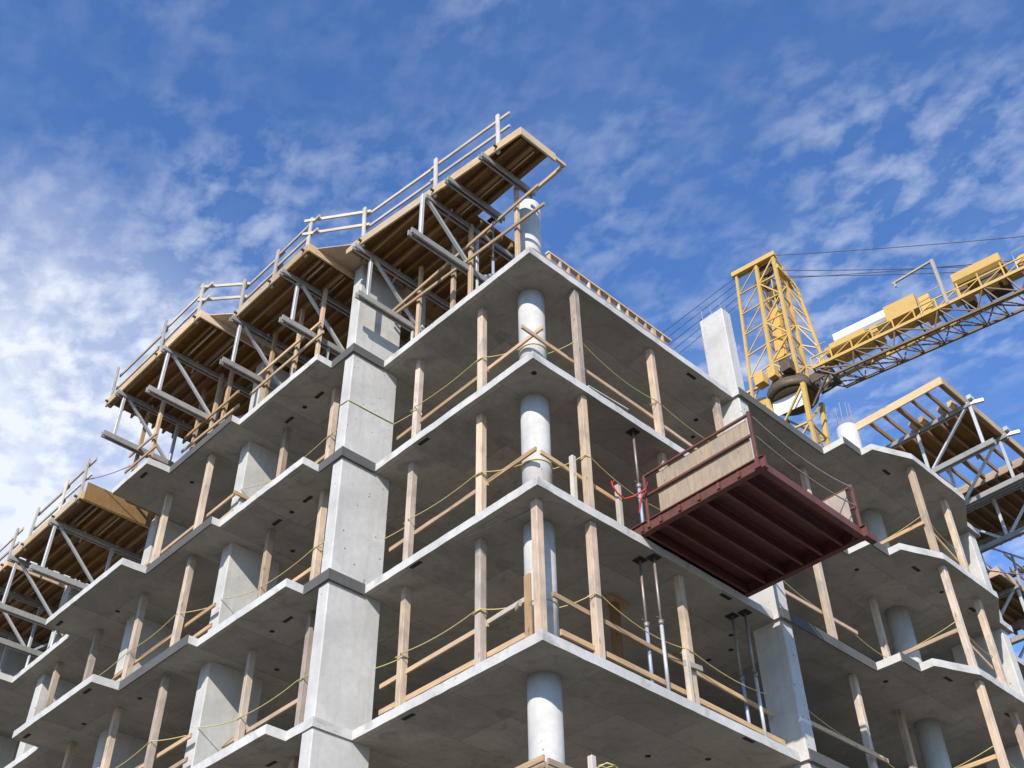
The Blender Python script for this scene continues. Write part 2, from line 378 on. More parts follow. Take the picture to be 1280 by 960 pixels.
# nailed scabs on the corner post
pc = beam('nailed_plank', (.22, .5, H+T), (.22, .5, H+T+1.25), .04, .14, 'rail', None, (0, 1, 0)); tag(pc, 'short plank standing behind the slab corner post', 'plank')
o = beam('cross_block', (3.5, .13, 3.74), (3.98, .15, 3.8), .05, .1, 'palewood'); tag(o, 'small pale block nailed across post above the toe board', 'block')
for x, y, z0, z1, t in ((3.55, .13, H+T, H+T+1.02, 'short stake beside the second platform-side post, third storey from top'), (1.0, .12, 2*H+T, 2*H+T+1.0, 'short stake beside the round corner column, second storey from top'),
                        (2.15, .12, 2*H+T, 2*H+T+.95, 'short stake next to the red platform hose, second storey from top'), (1.0, .1, T, T+1.2, 'short guard stake near the round column on the lowest visible slab')):
    o = beam('guard_stake', (x, y, z0), (x+.01, y, z1), .09, .09, 'palewood'); tag(o, t, 'stake')
def rail(a, b, t, w=.04, h=.09, mat='rail', grp='guard rails along the slab edges'):
    o = beam('guard_rail', a, b, w, h, mat, ch=.004); return tag(o, t, 'rail', grp)
for k in (0, 1, 2, 3):
    z = k*H+T; s = ST[k]
    hL = {3: .98, 2: 1.04, 1: 1.0, 0: 1.0}[k]
    rail((.51, 4.5, z+hL-.04), (.49, 1.7, z+hL+.0), 'wooden guard rail from pier towards the round corner column, '+s)
    rail((.515, 1.95, z+hL+.05), (.48, {3: .18, 2: .47, 1: .8, 0: .5}[k], z+hL+.06), 'wooden guard rail ending at the round corner column, '+s, mat='palewood' if k == 1 else 'rail')
    hR = {3: .80, 2: .85, 1: .92, 0: .9}[k]
    rail(({3: .02, 2: .4, 1: .55, 0: .3}[k], .29, z+hR+.03), (4.0 if k != 2 else 2.45, .33, z+hR-.03), 'wooden guard rail from corner column on the platform side, '+s)
    if k != 2: rail((3.75, .36, z+hR-.02), (6.28, .4, z+hR-.08), 'wooden guard rail reaching the tall pier, '+s)
    rail((-.2, 5.0, z+1.02), (-.19, 8.4, z+.98), 'wooden guard rail just past the wide pier, '+s)
    rail((-.86, 8.42, z+1.0), (-.85, 12.5, z+.95), 'upper guard rail past the inner pier, '+s)
    rail((-.84, 8.45, z+.55), (-.84, 10.2, z+.52), 'short lower guard rail beside the inner pier, '+s)
    if k < 3: rail((-.8, 12.3, z+.95), (-.8, 16.4, z+1.0), 'guard rail along the far stepped slab edge, '+s)
    if k == 3: rail((-.9, 8.44, z+1.03), (.1, 8.44, z+1.0), 'short guard rail returning to the inner pier, '+s)
    rail((6.8, .2, z+.9), (9.6, .1, z+.84), 'guard rail between tall pier and projecting bay, '+s)
    rail((11.36, -1.28, z+1.0), (11.36, .52, z+.97), 'guard rail running inward between the projecting bay posts, '+s)
    rail((11.6, -1.22, z+1.0), (13.3, -1.0, z+.9), 'guard rail along the outer edge of the projecting bay, '+s)
for a, b, t in (((.53, 4.5, H+T+.48), (.52, .6, H+T+.46), 'low toe board from pier to corner, third storey from top'), ((.62, .22, H+T+.28), (3.7, .22, H+T+.27), 'low toe board along the platform side, third storey from top'),
                ((3.85, .24, H+T+.27), (6.3, .26, H+T+.25), 'low toe board ending at the tall pier, third storey from top')):
    o = beam('toe_board', a, b, .04, .1, 'rail', ch=.004); tag(o, t, 'board')
o = beam('loose_plank', (.5, 1.05, H+T+1.0), (.1, .55, H+T+.72), .04, .09, 'post'); tag(o, 'loose plank leaning by the slab corner post', 'plank')
o = beam('loose_plank', (1.45, .06, 3*H+T+.03), (2.5, .02, 3*H+T+.04), .14, .03, 'palewood'); tag(o, 'loose pale plank lying on slab edge, top storey', 'plank')
for a, b, t in (((.85, .12, T+.72), (.2, .1, T+.9), 'guard rail stub in front of the lowest round column, platform side'),):
    rail((.1, .08, T+.86), (3.5, .1, T+.80), 'guard rail in front of the lowest round column, platform side'); rail((.1, .15, T+.93), (.1, 1.6, T+.9), 'guard rail in front of the lowest round column, pier side')
for k in (0, 1, 2, 3):
    z = k*H+T; s = ST[k]; d = R.uniform(-.05, .05)
    P = sag((.36, 4.5, z+1.22+d), (.46, 3.76, z+1.24), .01, 3)+sag((.33, 3.76, z+1.24), (.32, 1.88, z+1.22), .07)+sag((.32, 1.72, z+1.22), (.62, .98, z+1.12), .05)
    loops = [ring((.44, 3.84, z+1.24), .085, .085, .012), ring((.4, 1.8, z+1.22), .085, .085, .012), ring((.4, 1.8, z+1.19), .085, .085, -.012),
             ring((.87, .85, z+1.1), .275, .275, .02, 24, True), ring((.87, .85, z+1.06), .275, .275, -.02, 24, True)]
    if k == 3: loops.append(ring((-.175, 4.685, z+1.3), .607, .167, .03)); loops.append([V((.5, 3.75, z+1.24)), V((.46, 3.7, z+1.15)), V((.47, 3.68, z+1.05))])
    tag(tube('safety_rope', P, .0095, 'rope', loops=loops), 'yellow rope strung from wide pier to round corner column, '+s, 'rope', 'yellow safety ropes')
    P = sag((1.1, .7, z+1.1), (1.33, .1, z+1.2), .03, 4)+sag((1.47, .09, z+1.2), (3.73, .18, z+1.12), .16)
    if k != 2: P += sag((3.87, .18, z+1.1), (6.0, .2, z+1.05), .1)
    tag(tube('safety_rope', P, .0095, 'rope', loops=[ring((1.4, .17, z+1.2), .085, .085, .015), ring((3.8, .27, z+1.11), .085, .085, .012)]), 'yellow rope strung from corner column along platform side, '+s, 'rope', 'yellow safety ropes')
    P = sag((-.38, 4.9, z+1.25), (-.39, 5.62, z+1.25), .02, 4)+sag((-.39, 5.78, z+1.25), (-.39, 7.55, z+1.2), .06)+sag((-.39, 7.7, z+1.2), (-.72, 8.5, z+1.22), .03, 4)
    tag(tube('safety_rope', P, .0095, 'rope', loops=[ring((-.3, 5.7, z+1.25), .085, .085, .01)]), 'yellow rope strung past the wide pier to the inner pier, '+s, 'rope', 'yellow safety ropes')
    P = sag((-.72, 8.9, z+1.2), (-1.08, 9.55, z+1.2), .02, 4)+sag((-1.08, 9.68, z+1.2), (-1.06, 11.55, z+1.15), .08)+sag((-1.06, 11.66, z+1.15), (-1.0, 13.75, z+1.2), .08)
    if k < 3: tag(tube('safety_rope', P, .0095, 'rope'), 'yellow rope along the far stepped slab edge, '+s, 'rope', 'yellow safety ropes')
    P = sag((6.72, .1, z+1.15), (9.3, .2, z+1.0), .12)+sag((9.35, .2, z+1.0), (11.4, .4, z+1.0), .1)
    tag(tube('safety_rope', P, .0095, 'rope'), 'yellow rope from tall pier to the projecting bay, '+s, 'rope', 'yellow safety ropes')
    P = sag((11.36, .4, z+1.0), (11.45, -1.25, z+1.25), .05)+sag((11.58, -1.25, z+1.25), (13.25, -1.1, z+1.15), .12)
    tag(tube('safety_rope', P, .0095, 'rope'), 'yellow rope strung around the projecting bay posts, '+s, 'rope', 'yellow safety ropes')
tag(tube('thin_cable', sag((.3, .3, 2*H-.12), (.05, 2.0, 2*H-.06), .03), .008, 'wire'), 'thin cable hanging under slab from the corner post', 'cable')

# steel shores
def steel_shore(x, y, k, t, blue):
    z0, z1 = k*H+T, (k+1)*H
    o = thing('steel_shore', (x, y, z0), t, 'shore', 'adjustable steel shores')
    zm = z0+1.35
    cyl('outer_tube', (x, y, z0+.012), (x, y, zm), .032, blue, o, 14); cyl('inner_tube', (x, y, zm), (x, y, z1-.012), .024, 'shore', o, 14)
    box('base_plate', (x-.07, y-.07, z0), (x+.07, y+.07, z0+.012), 'shore', o); box('head_plate', (x-.1, y-.1, z1-.014), (x+.1, y+.1, z1-.001), 'hole', o)
    cyl('collar', (x, y, zm-.06), (x, y, zm+.03), .046, 'shore', o, 14)
    beam('pin', (x-.1, y, zm+.06), (x+.1, y, zm+.06), .016, .016, 'shore', o)
    return o
steel_shore(2.86, .19, 2, 'steel shore standing beside the red platform', 'shoreblue')
steel_shore(2.88, .36, 1, 'inner steel shore of the pair nearer the corner column', 'shoreblue')
steel_shore(3.0, .14, 1, 'outer steel shore of the pair nearer the corner column', 'steel')
steel_shore(5.6, .46, 1, 'inner steel shore of the pair next to the tall pier', 'shoreblue')
steel_shore(5.68, .22, 1, 'outer steel shore of the pair next to the tall pier', 'steel')
# wooden head on an inner prop
o = thing('headed_prop', (3.57, 1.62, H+T), 'dark inner prop with orange plywood head under slab', 'prop')
beam('prop_shaft', (3.57, 1.62, H+T), (3.57, 1.62, 2*H-.05), .15, .15, 'joist', o); box('prop_head', (3.3, 1.45, 2*H-.05), (3.85, 1.8, 2*H-.001), 'rail', o)

# ------------------------------------------------------------------ flying form tables
def table(axis, base_z, trusses, lo, hi, outer, inner, label, cant=0, rail_lo=True, skew=None, notch=None, plyrange=None, posts=None, bay=1.55, edge=None, legs=(), guard=True, step=.31):
    """axis 'x': trusses run along x (table hangs off the -x facade); axis 'y': along y.
       lo..hi = deck extent across the trusses; outer = outer deck edge (toward the street); inner = far end."""
    def P(u, w, z): return V((u, w, z)) if axis == 'x' else V((w, u, z))   # u along truss, w across
    o = thing('flying_form_table', P((outer+inner)/2, (lo+hi)/2, base_z), label, 'form table', 'flying form tables')
    zt = base_z+1.5
    def ou(w): return outer if skew is None else outer+skew*(hi-w)
    for ti, w in enumerate(trusses):
        e0 = ou(w)-(.32 if ti == 0 else .2) if edge is None else edge[ti]
        parts = []
        for s in (-.05, .05):
            parts.append((P(e0, w+s, base_z+.075), P(inner, w+s, base_z+.075), .045, .15))
            parts.append((P(ou(w)-.14, w+s, zt-.06), P(inner, w+s, zt-.06), .045, .12))
        tr = multi('truss', parts, 'chord', o)
        x = e0+.28; n = 0
        while x < inner-.3:
            beam('strut', P(x, w, base_z+.1), P(x, w, zt-.04), .075, .075, 'steel', tr)
            x2 = min(x+bay, inner-.1)
            if n % 2 == 0: beam('diagonal', P(x+.1, w, zt-.06), P(x2-.05, w, base_z+.1), .085, .055, 'steel', tr)
            else: beam('diagonal', P(x+.1, w, base_z+.1), P(x2-.05, w, zt-.06), .085, .055, 'steel', tr)
            x = x2; n += 1
            if x > inner-.3: break
        for lx in legs:
            l = cyl('leg', P(lx, w, base_z-.918), P(lx, w, base_z), .035, 'steel', tr, 12)
            l2 = cyl('leg', P(lx+1.9, w, base_z-.918), P(lx+1.9, w, base_z), .035, 'steel', tr, 12)
            for q in (lx, lx+1.9): a_ = P(q, w, base_z-.93); box('leg_foot', a_-V((.08, .08, 0)), a_+V((.08, .08, .012)), 'steel', tr)
        for xx in (e0+1.0, e0+1.9):   # small jack bracket under the joists
            beam('jack_bracket', P(xx, w-.12, zt+.0), P(xx+.05, w+.2, zt-.16), .05, .05, 'chord', tr)
    zj = zt+.012; jh = .16; u = ou(lo)+.05 if skew is None else ou(hi)+.05; nj = 0
    while u < inner:
        l2, h2 = lo, hi
        if skew is not None:   # keep joists inside the skewed outline
            l2 = lo
            if u < ou(lo)+.06: l2 = max(lo, hi-(u-.06-outer)/skew)
        if notch and u > notch[0]: l2 = max(l2, notch[1])
        if h2-l2 > .3:
            beam('joist', P(u, l2+.03, zj+jh/2), P(u, h2-.03, zj+jh/2), .05 if nj % 3 else .09, jh, 'joist', o, ch=.003)
        u += step if u < 1.6+outer+1.2 else .6; nj += 1
    zd = zj+jh+.003
    # plywood sheets
    pl = plyrange or (lo, hi); w = pl[0]
    while w < pl[1]-.05:
        w2 = min(w+1.22, pl[1])
        uo1, uo2 = ou(w), ou(w2); ui = inner
        if notch and w < notch[1]:
            w2 = min(w2, notch[1]); uo2 = ou(w2); ui = notch[0]
        a = [(uo1, w+.003), (ui, w+.003), (ui, w2-.003), (uo2, w2-.003)]
        vs = [P(x, y, zd) for x, y in a]+[P(x, y, zd+.019) for x, y in a]; org = vs[0].copy()
        me = bpy.data.meshes.new('plywood_sheet'); me.from_pydata([v-org for v in vs], [], [(0, 1, 2, 3), (7, 6, 5, 4)]+[(i, i+4, (i+1) % 4+4, (i+1) % 4) for i in range(4)])
        bm = bmesh.new(); bm.from_mesh(me); bmesh.ops.recalc_face_normals(bm, faces=bm.faces); bm.to_mesh(me); bm.free()
        link('plywood_sheet', me, 'ply', o, Matrix.Translation(org)); w = w2
    # fascia boards, in two lengths
    mid = lo+(hi-lo)*.42
    for k, (a, b) in enumerate(((lo-.02, mid), (mid+.004, hi))):
        dz = .012*k
        beam('fascia_board', P(ou(a)-.03, a, zj+.10+dz), P(ou(b)-.03, b, zj+.10+dz), .045, .24, 'fascia', o)
    beam('fascia_board', P(ou(lo)-.04, lo-.045, zj+.10), P(inner if not notch else notch[0]+.1, lo-.045, zj+.10), .045, .24, 'fascia', o)
    if cant:   # end frame beyond the trusses
        for u in (ou(lo)+.5, ou(lo)+1.1): 
            if u < (notch[0] if notch else inner): beam('blocking', P(u, lo+.1, zj+.08), P(u, trusses[0]-.1, zj+.08), .04, .12, 'fascia', o)
    # guard rail on the deck
    zp = zd+.02; ps = posts or [lo+.35, (lo+hi)/2, hi-.2]
    for w in (ps if guard else ()):
        beam('guard_post', P(ou(w)+.02, w, zp-.22), P(ou(w)+R.uniform(-.05, .03), w+R.uniform(-.02, .02), zp+1.08), .09, .05, 'palewood', o, (1, 0, 0) if axis == 'x' else (0, 1, 0))
        beam('post_bolt', P(ou(w)-.05, w-.02, zj+.08), P(ou(w)-.13, w-.02, zj+.08), .05, .05, 'dark', o)
    for hgt in ((.98, .52) if guard else ()):
        w0, w1 = ps[0]-.28, ps[-1]+.12
        beam('deck_rail', P(ou(w0)+.06, w0, zp+hgt), P(ou((w0+w1)/2)+.065, (w0+w1)/2+.1, zp+hgt+R.uniform(-.03, .03)), .04, .085, 'palewood', o)
        beam('deck_rail', P(ou((w0+w1)/2)+.11, (w0+w1)/2-.1, zp+hgt), P(ou(w1)+.11, w1, zp+hgt), .04, .085, 'palewood', o)
    return o, zp
z4 = 4*H+T+.004; z3 = 3*H+T+.004
zA = z4+.93; zD = z3+.93
tA, zpA = table('x', zA, (1.98, 4.1), -.5, 4.46, -1.26, 4.6, 'form table at the building corner with skewed deck edge above round column', 1, skew=.12, notch=(.2, 1.74), posts=[.09, 1.84, 4.0], edge=(-1.43, -1.14), legs=(.42,))
beam('end_timber', (.56, -.5, zA+1.58), (.57, .5, zA+1.58), .06, .1, 'fascia', tA)
beam('end_timber', (.3, -.54, zA+1.62), (.6, -.54, zA+1.62), .06, .1, 'fascia', tA)
for y, x in ((.36, -.98), (1.3, -1.08)): multi('top_stringer', [((x, y+q, zA+1.43), (.55, y+q, zA+1.43), .04, .14) for q in (-.045, .045)], 'chord', tA)
tB, zpB = table('x', zA, (5.82, 7.85), 4.98, 8.0, -1.96, 4.6, 'form table past the wide pier, second from the corner on the top slab', 1, posts=[5.1, 6.4, 7.78], edge=(-1.9, -2.11), legs=(-.6,))
tC, zpC = table('x', zA, (9.84, 12.03), 8.42, 12.82, -2.6, 4.6, 'form table at the cut end of the top slab, third from the corner', 1, posts=[8.56, 10.3, 12.7], edge=(-2.84, -2.79), legs=(-.9,))
tD, zpD = table('x', zD, (14.2, 16.4), 12.95, 16.55, -2.55, 3.6, 'form table one level lower, just past the cut end of the top slab', 1, posts=[13.05, 14.2, 15.85], edge=(-2.8, -2.75), legs=(-1.0,))
tE, zpE = table('x', zD, (18.03, 20.1, 22.4, 24.4), 16.9, 25, -2.5, 3.6, 'farthest form table one level lower than the top slab', 1, posts=[17.1, 18.6, 20.2], legs=(-.9,))
box('end_panel', (-2.5, 12.86, zD+1.5), (1.5, 12.89, zD+2.0), 'ply', tD)
tF, zpF = table('y', zA, (13.65, 15.55), 12.5, 17.0, -2.32, 4.0, 'form table with open joists standing over the projecting bay', 0, notch=(.12, 14.0), plyrange=(14.0, 15.9), posts=[13.55, 15.2], edge=(-2.7, -2.5), legs=(-.6,), guard=False, step=.42)
for x in (13.65, 15.55): multi('jack_head', [((x-.1, -2.5, zA+1.62), (x+.1, -2.5, zA+1.62), .12, .12), ((x, -2.35, zA+1.5), (x+.16, -2.75, zA+1.5), .08, .1)], 'steel', tF)
for y in (-1.2, -.9, -1.75, -2.05): beam('jack_block', (13.35, y, zA+1.55), (13.6, y-.02, zA+1.55), .14, .16, 'fascia', tF)
tG, zpG = table('y', zA, (17.85, 19.7), 17.15, 20.4, -2.2, 4.0, 'form table beyond the one over the projecting bay', 0, posts=[17.4, 19.5], edge=(-2.6, -2.6), legs=(.2,), guard=False)
tH, zpH = table('y', zD, (18.0, 19.8), 17.15, 20.6, -.46, 4.0, 'low brown form table one level down beyond the projecting bay', 0, posts=[18.5, 20.3], legs=(.2,))
# loose infill sheets closing the gaps between tables
for a, b, c, d, t in (((-1.3, 4.3), (-1.95, 5.12), 4.6, 0, 'plywood infill sheet bridging the gap over the wide pier'), ((-2.0, 7.9), (-2.6, 8.55), 4.6, 0, 'plywood infill sheet between second and third form tables')):
    for k, (u0, u1) in enumerate(((0, 2.4), (2.41, 6.4))):
        z0 = 14.0; q = [(a[0]+u0 if k == 0 else a[0]+u0, a[1]), (a[0]+u1, a[1]), (b[0]+u1, b[1]), (b[0]+u0, b[1])]
        org = V((*q[0], z0)); vs = [V((x, y, z0+.003*k))-org for x, y in q]+[V((x, y, z0+.018+.003*k))-org for x, y in q]
        me = bpy.data.meshes.new('infill_sheet'); me.from_pydata(vs, [], [(3, 2, 1, 0), (4, 5, 6, 7)]+[(i, (i+1) % 4, (i+1) % 4+4, i+4) for i in range(4)])
        o = link('infill_sheet', me, 'fascia' if k == 0 else 'ply', None, Matrix.Translation(org)); tag(o, t+(', outer sheet' if k == 0 else ', inner sheet'), 'plywood')
# rails between tables
for k, (a, b) in enumerate((((-1.2, 4.05, zpA), (-1.94, 5.05, zpB)), ((-1.94, 7.8, zpB), (-2.58, 8.5, zpC)))):
    for h in (1.0, .54):
        d = V(b)-V(a)
        o = beam('link_rail', V(a)+V((0, 0, h))-d*.12, V(b)+V((0, 0, h-.02))+d*.15, .04, .09, 'palewood')
        tag(o, ('upper' if h > .6 else 'lower')+' pale rail bridging the gap '+('beside the wide pier between form tables' if k == 0 else 'before the far end form table'), 'rail')
# rails and props standing on the top slab under the tables
for i, (x, y0, y1, pos, hs_) in enumerate(((.05, -.4, 4.4, (.49, 1.9, 2.45, 3.6), ((1.0, 1.35), (1.72, 1.5))), (-1.12, 5.3, 8.1, (5.6, 6.5, 7.6), ((.75, .72), (1.17, 1.15))), (-1.26, 8.3, 10.75, (9.2, 9.7, 10.5), ((.45, .5), (.97, .93))), (-1.85, 10.95, 12.4, (11.4, 12.2), ((.5, .5), (1.0, 1.0))))):
    nm = ('corner form table', 'second form table', 'third form table', 'far corner of the top slab')[i]
    for q, (ha, hb) in enumerate(hs_):
        o = beam('slab_edge_rail', (x+.02, y0+.15*q, z4+ha), (x, y1, z4+hb), .04, .085, 'rail'); tag(o, ('lower', 'upper')[q]+' wooden rail on top slab edge below the '+nm, 'rail')
    for j, y in enumerate(pos):
        post(x+.12, y, 4, f'slim timber prop {("nearest the corner", "second along", "third along", "fourth along")[j]} below the {nm}', .09, 13.78, 'rail', 'slab_edge_prop', 'slim timber props under the form tables')
steel = steel_shore(.55, 1.62, 4, 'steel shore on top slab behind the round column', 'shoreblue')
for ch in steel.children: pass
o = thing('timber_edge_form', (.3, .06, z4), 'ladder-like timber edge form along the top slab over the platform side', 'edge form')
beam('bottom_plate', (.1, .05, z4+.02), (4.3, .05, z4+.02), .1, .04, 'rail', o)
beam('top_plate', (.55, .05, z4+.275), (4.3, .05, z4+.275), .1, .05, 'fascia', o)
x = .6
while x < 4.25:
    w = .05 if R.random() < .8 else .13
    beam('spacer_block', (x, .05, z4+.04), (x, .05, z4+.25), .08, w, 'rail' if R.random() < .7 else 'palewood', o, (1, 0, 0)); x += R.uniform(.24, .31)

# ------------------------------------------------------------------ red loading platform
zp = 2*H+T-.03
o = thing('loading_platform', (4.1, -1.2, zp), 'dark red steel loading platform with plywood sides jutting from the facade', 'platform')
X0, X1, Y0, Y1 = 2.58, 5.5, -2.55, -.02
for x in (X0, X1): multi('side_beam', [((x, Y0-.12, zp+.16), (x, 2.6, zp+.16), .05, .2), ((x, Y0-.12, zp+.265), (x, 2.6, zp+.265), .12, .02), ((x, Y0-.12, zp+.05), (x, 2.6, zp+.05), .12, .02)], 'red', o)
multi('front_beam', [((X0-.1, Y0, zp+.16), (X1+.08, Y0, zp+.16), .05, .18), ((X0-.1, Y0, zp+.06), (X1+.08, Y0, zp+.06), .12, .02)], 'red', o)
n = 6
for i in range(1, n+1):
    y = Y0+(Y1-Y0)*i/n-.04
    multi('floor_rib', [((X0+.04, y, zp+.16), (X1-.04, y, zp+.16), .035, .17), ((X0+.04, y, zp+.07), (X1-.04, y, zp+.07), .055, .016)], 'red', o)
    multi('rib_bracket', [((X0-.04, y, zp+.13), (X0-.09, y, zp+.13), .05, .12)], 'red', o)
box('floor_plate', (X0-.03, Y0, zp+.28), (X1+.03, Y1+2.4, zp+.3), 'red', o)
def side(x, y0, y1, sgn):
    zb, zt_ = zp+.32, zp+1.2
    box('side_panel', (x-.011, y0+.1, zb), (x+.011, y1, zt_-.05), 'greyply', o)
    xo = x+sgn*.05
    for z in (zt_, zp+.76): beam('side_rail', (xo, y0, z), (xo, y1+.25, z), .045, .05, 'red', o)
    multi('side_post', [((xo, y0, zp+.1), (xo, y0, zt_+.05), .055, .055)], 'red', o); beam('side_post', (xo, y1+.25, zp+.1), (xo, y1+.25, zt_), .05, .05, 'red', o)
side(X0, Y0, -.45, -1); side(X1, Y0, -.9, 1)
beam('corner_gusset', (X1+.1, Y0-.05, zp+.12), (X1+.26, Y0-.08, zp+.09), .12, .14, 'red', o)
for h, s in ((1.16, .16), (.74, .12)): tube('front_chain', sag((X0, Y0-.03, zp+h), (X1, Y0-.03, zp+h), s), .013, 'chord', o)
hp = [(2.45, -.35, zp+.95), (2.4, -.3, zp+.8), (2.33, -.1, zp+.72), (2.2, .02, zp+.66), (2.05, .04, zp+.72), (1.95, .06, zp+.85), (1.93, .06, zp+.93), (2.0, .07, zp+.98)]
tag(tube('red_strap', [V(p) for p in hp], .018, 'redhose', loops=[[V((2.45, -.3, zp+.9)), V((2.38, -.2, zp+.62)), V((2.42, -.1, zp+.4))]]), 'bright red strap tied to the red platform rail', 'strap')

# small lines
tag(tube('mauve_line', sag((-2.5, 13.1, 11.7), (-1.95, 11.9, 11.75), .06), .012, 'mauve'), 'thin mauve line from lower form table to top slab edge', 'line')
tag(tube('mauve_line', sag((15.3, -.2, 10.6), (18.8, -1.85, 10.98), .06), .016, 'mauve'), 'dark mauve line sagging beyond the projecting bay', 'line')

# ------------------------------------------------------------------ tower crane
CP = V((27.95, 9.95, 30.9)); J = V((.139, -.9903, 0)); K = V((.9903, .139, 0)); Z = V((0, 0, 1))
def W(j, k, z): return CP+J*j+K*k+Z*z
cr_ = thing('tower_crane', (CP.x, CP.y, GZ), 'yellow lattice tower crane standing behind the unfinished building', 'crane')
def lattice(name, corners0, corners1, n, leg, br, mat, parent, faces=None, cross=False):
    """legs from corners0 to corners1 with ring ties and diagonals; one mesh for legs, children for bracing"""
    L = multi(name, [(a, b, leg, leg) for a, b in zip(corners0, corners1)], mat, parent)
    m = len(corners0); fs = faces or [(i, (i+1) % m) for i in range(m)]
    for s in range(n):
        t0, t1 = s/n, (s+1)/n
        for q, (i, j) in enumerate(fs):
            a0, a1 = corners0[i].lerp(corners1[i], t0), corners0[i].lerp(corners1[i], t1); b0, b1 = corners0[j].lerp(corners1[j], t0), corners0[j].lerp(corners1[j], t1)
            pr = [(a1, b1, br, br)]
            pr.append((a0, b1, br, br) if (s+q) % 2 else (b0, a1, br, br))
            multi('bracing', pr, mat, L, org=a0)
    return L
hw = .82
sq = [(-1, -1), (1, -1), (1, 1), (-1, 1)]
lattice('mast', [W(a*hw, b*hw, GZ-CP.z) for a, b in sq], [W(a*hw, b*hw, -2.9) for a, b in sq], 20, .16, .08, 'yellow', cr_)
mh = [(W(a*hw, b*hw, -2.9), W(a*.95, b*.95, -.72)) for a, b in sq]
for i in range(4):
    ml = beam('mast_head_leg', *mh[i], .2, .2, 'yellow', cr_); beam('bracing', mh[i][0], mh[(i+1) % 4][1], .1, .1, 'yellow', ml); beam('bracing', mh[i][0], mh[(i+1) % 4][0], .1, .1, 'yellow', ml)

for a in (-1, ): box_ = multi('climbing_panel', [(W(-.85, -.6, -1.2), W(.85, -.6, -1.2), .04, .9)], 'white', cr_)
cyl('slewing_ring', W(0, 0, -.6), W(0, 0, -.1), 1.2, 'dark', cr_, 40); cyl('slewing_gear', W(0, 0, -.1), W(0, 0, .25), 1.0, 'dark', cr_, 40)
cyl('slewing_ring', W(0, 0, -.72), W(0, 0, -.6), 1.05, 'dark', cr_, 40)
for s in (-1, 1):
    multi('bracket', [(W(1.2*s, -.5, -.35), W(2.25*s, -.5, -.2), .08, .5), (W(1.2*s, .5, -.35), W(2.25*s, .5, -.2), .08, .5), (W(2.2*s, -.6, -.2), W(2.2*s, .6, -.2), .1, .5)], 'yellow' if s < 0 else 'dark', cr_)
    beam('bracket_stay', W(1.0*s, -.5, -1.9), W(2.1*s, -.5, -.4), .1, .1, 'dark', cr_)
for j, k, w in ((-1.0, -1.0, .5), (-.3, -1.1, .4), (.45, -1.05, .5), (.9, .8, .5)):
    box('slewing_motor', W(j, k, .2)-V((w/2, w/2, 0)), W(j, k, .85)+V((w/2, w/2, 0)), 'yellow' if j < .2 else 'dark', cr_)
# cat head: inner lattice, outer legs
h0, h1, top = .62, .5, 8.6
inn0 = [W(a*h0+.1, b*h0, .2) for a, b in sq]; inn1 = [W(a*h1+.35, b*h1, top) for a, b in sq]
hd = lattice('tower_head', inn0, inn1, 6, .17, .075, 'yellow', cr_)
lo0, lo1 = W(-1.75, -.7, -.2), W(-1.35, -.5, top); ro0, ro1 = W(1.75, .7, .1), W(1.15, 1.15, top-1.3)
for (p0, p1, q) in ((lo0, lo1, 0), (ro0, ro1, 2)):
    ol = beam('outer_leg', p0, p1, .13, .13, 'yellow', cr_)
    for s in range(6):
        t0, t1 = s/6, (s+1)/6
        multi('bracing', [(p0.lerp(p1, t1), inn0[q if q else 0].lerp(inn1[q if q else 0], t1), .065, .065), (p0.lerp(p1, t0), inn0[q].lerp(inn1[q], t1), .055, .055)], 'yellow', ol)
multi('top_beam', [(W(-1.55, -.55, top+.1), W(1.0, -.55, top+.1), .22, .3), (W(-1.55, -.35, top+.02), W(1.0, -.35, top+.02), .1, .2)], 'yellow', cr_)
multi('sheave_beam', [(W(.85, -.5, top-.8), W(.95, 1.3, top-.9), .3, .3)], 'yellow', cr_)
for j, k, z in ((-.2, 0, top-.9), (.35, .1, top-1.9), (.2, -.1, top-.3)): cyl('sheave', W(j, k-.12, z), W(j, k+.12, z), .42, 'dark', cr_, 20)
multi('ladder', [(W(.1, 0, .3), W(.3, 0, top-1), .06, .06), (W(.45, 0, .3), W(.6, 0, top-1), .06, .06)]+[(W(.1+.02*i, 0, .4+.37*i), W(.45+.017*i, 0, .4+.37*i), .04, .04) for i in range(21)], 'yellow', cr_)
multi('hoist_box', [(W(-.1, .1, 2.2), W(.1, .1, 5.5), .5, .4)], 'yellow', cr_)
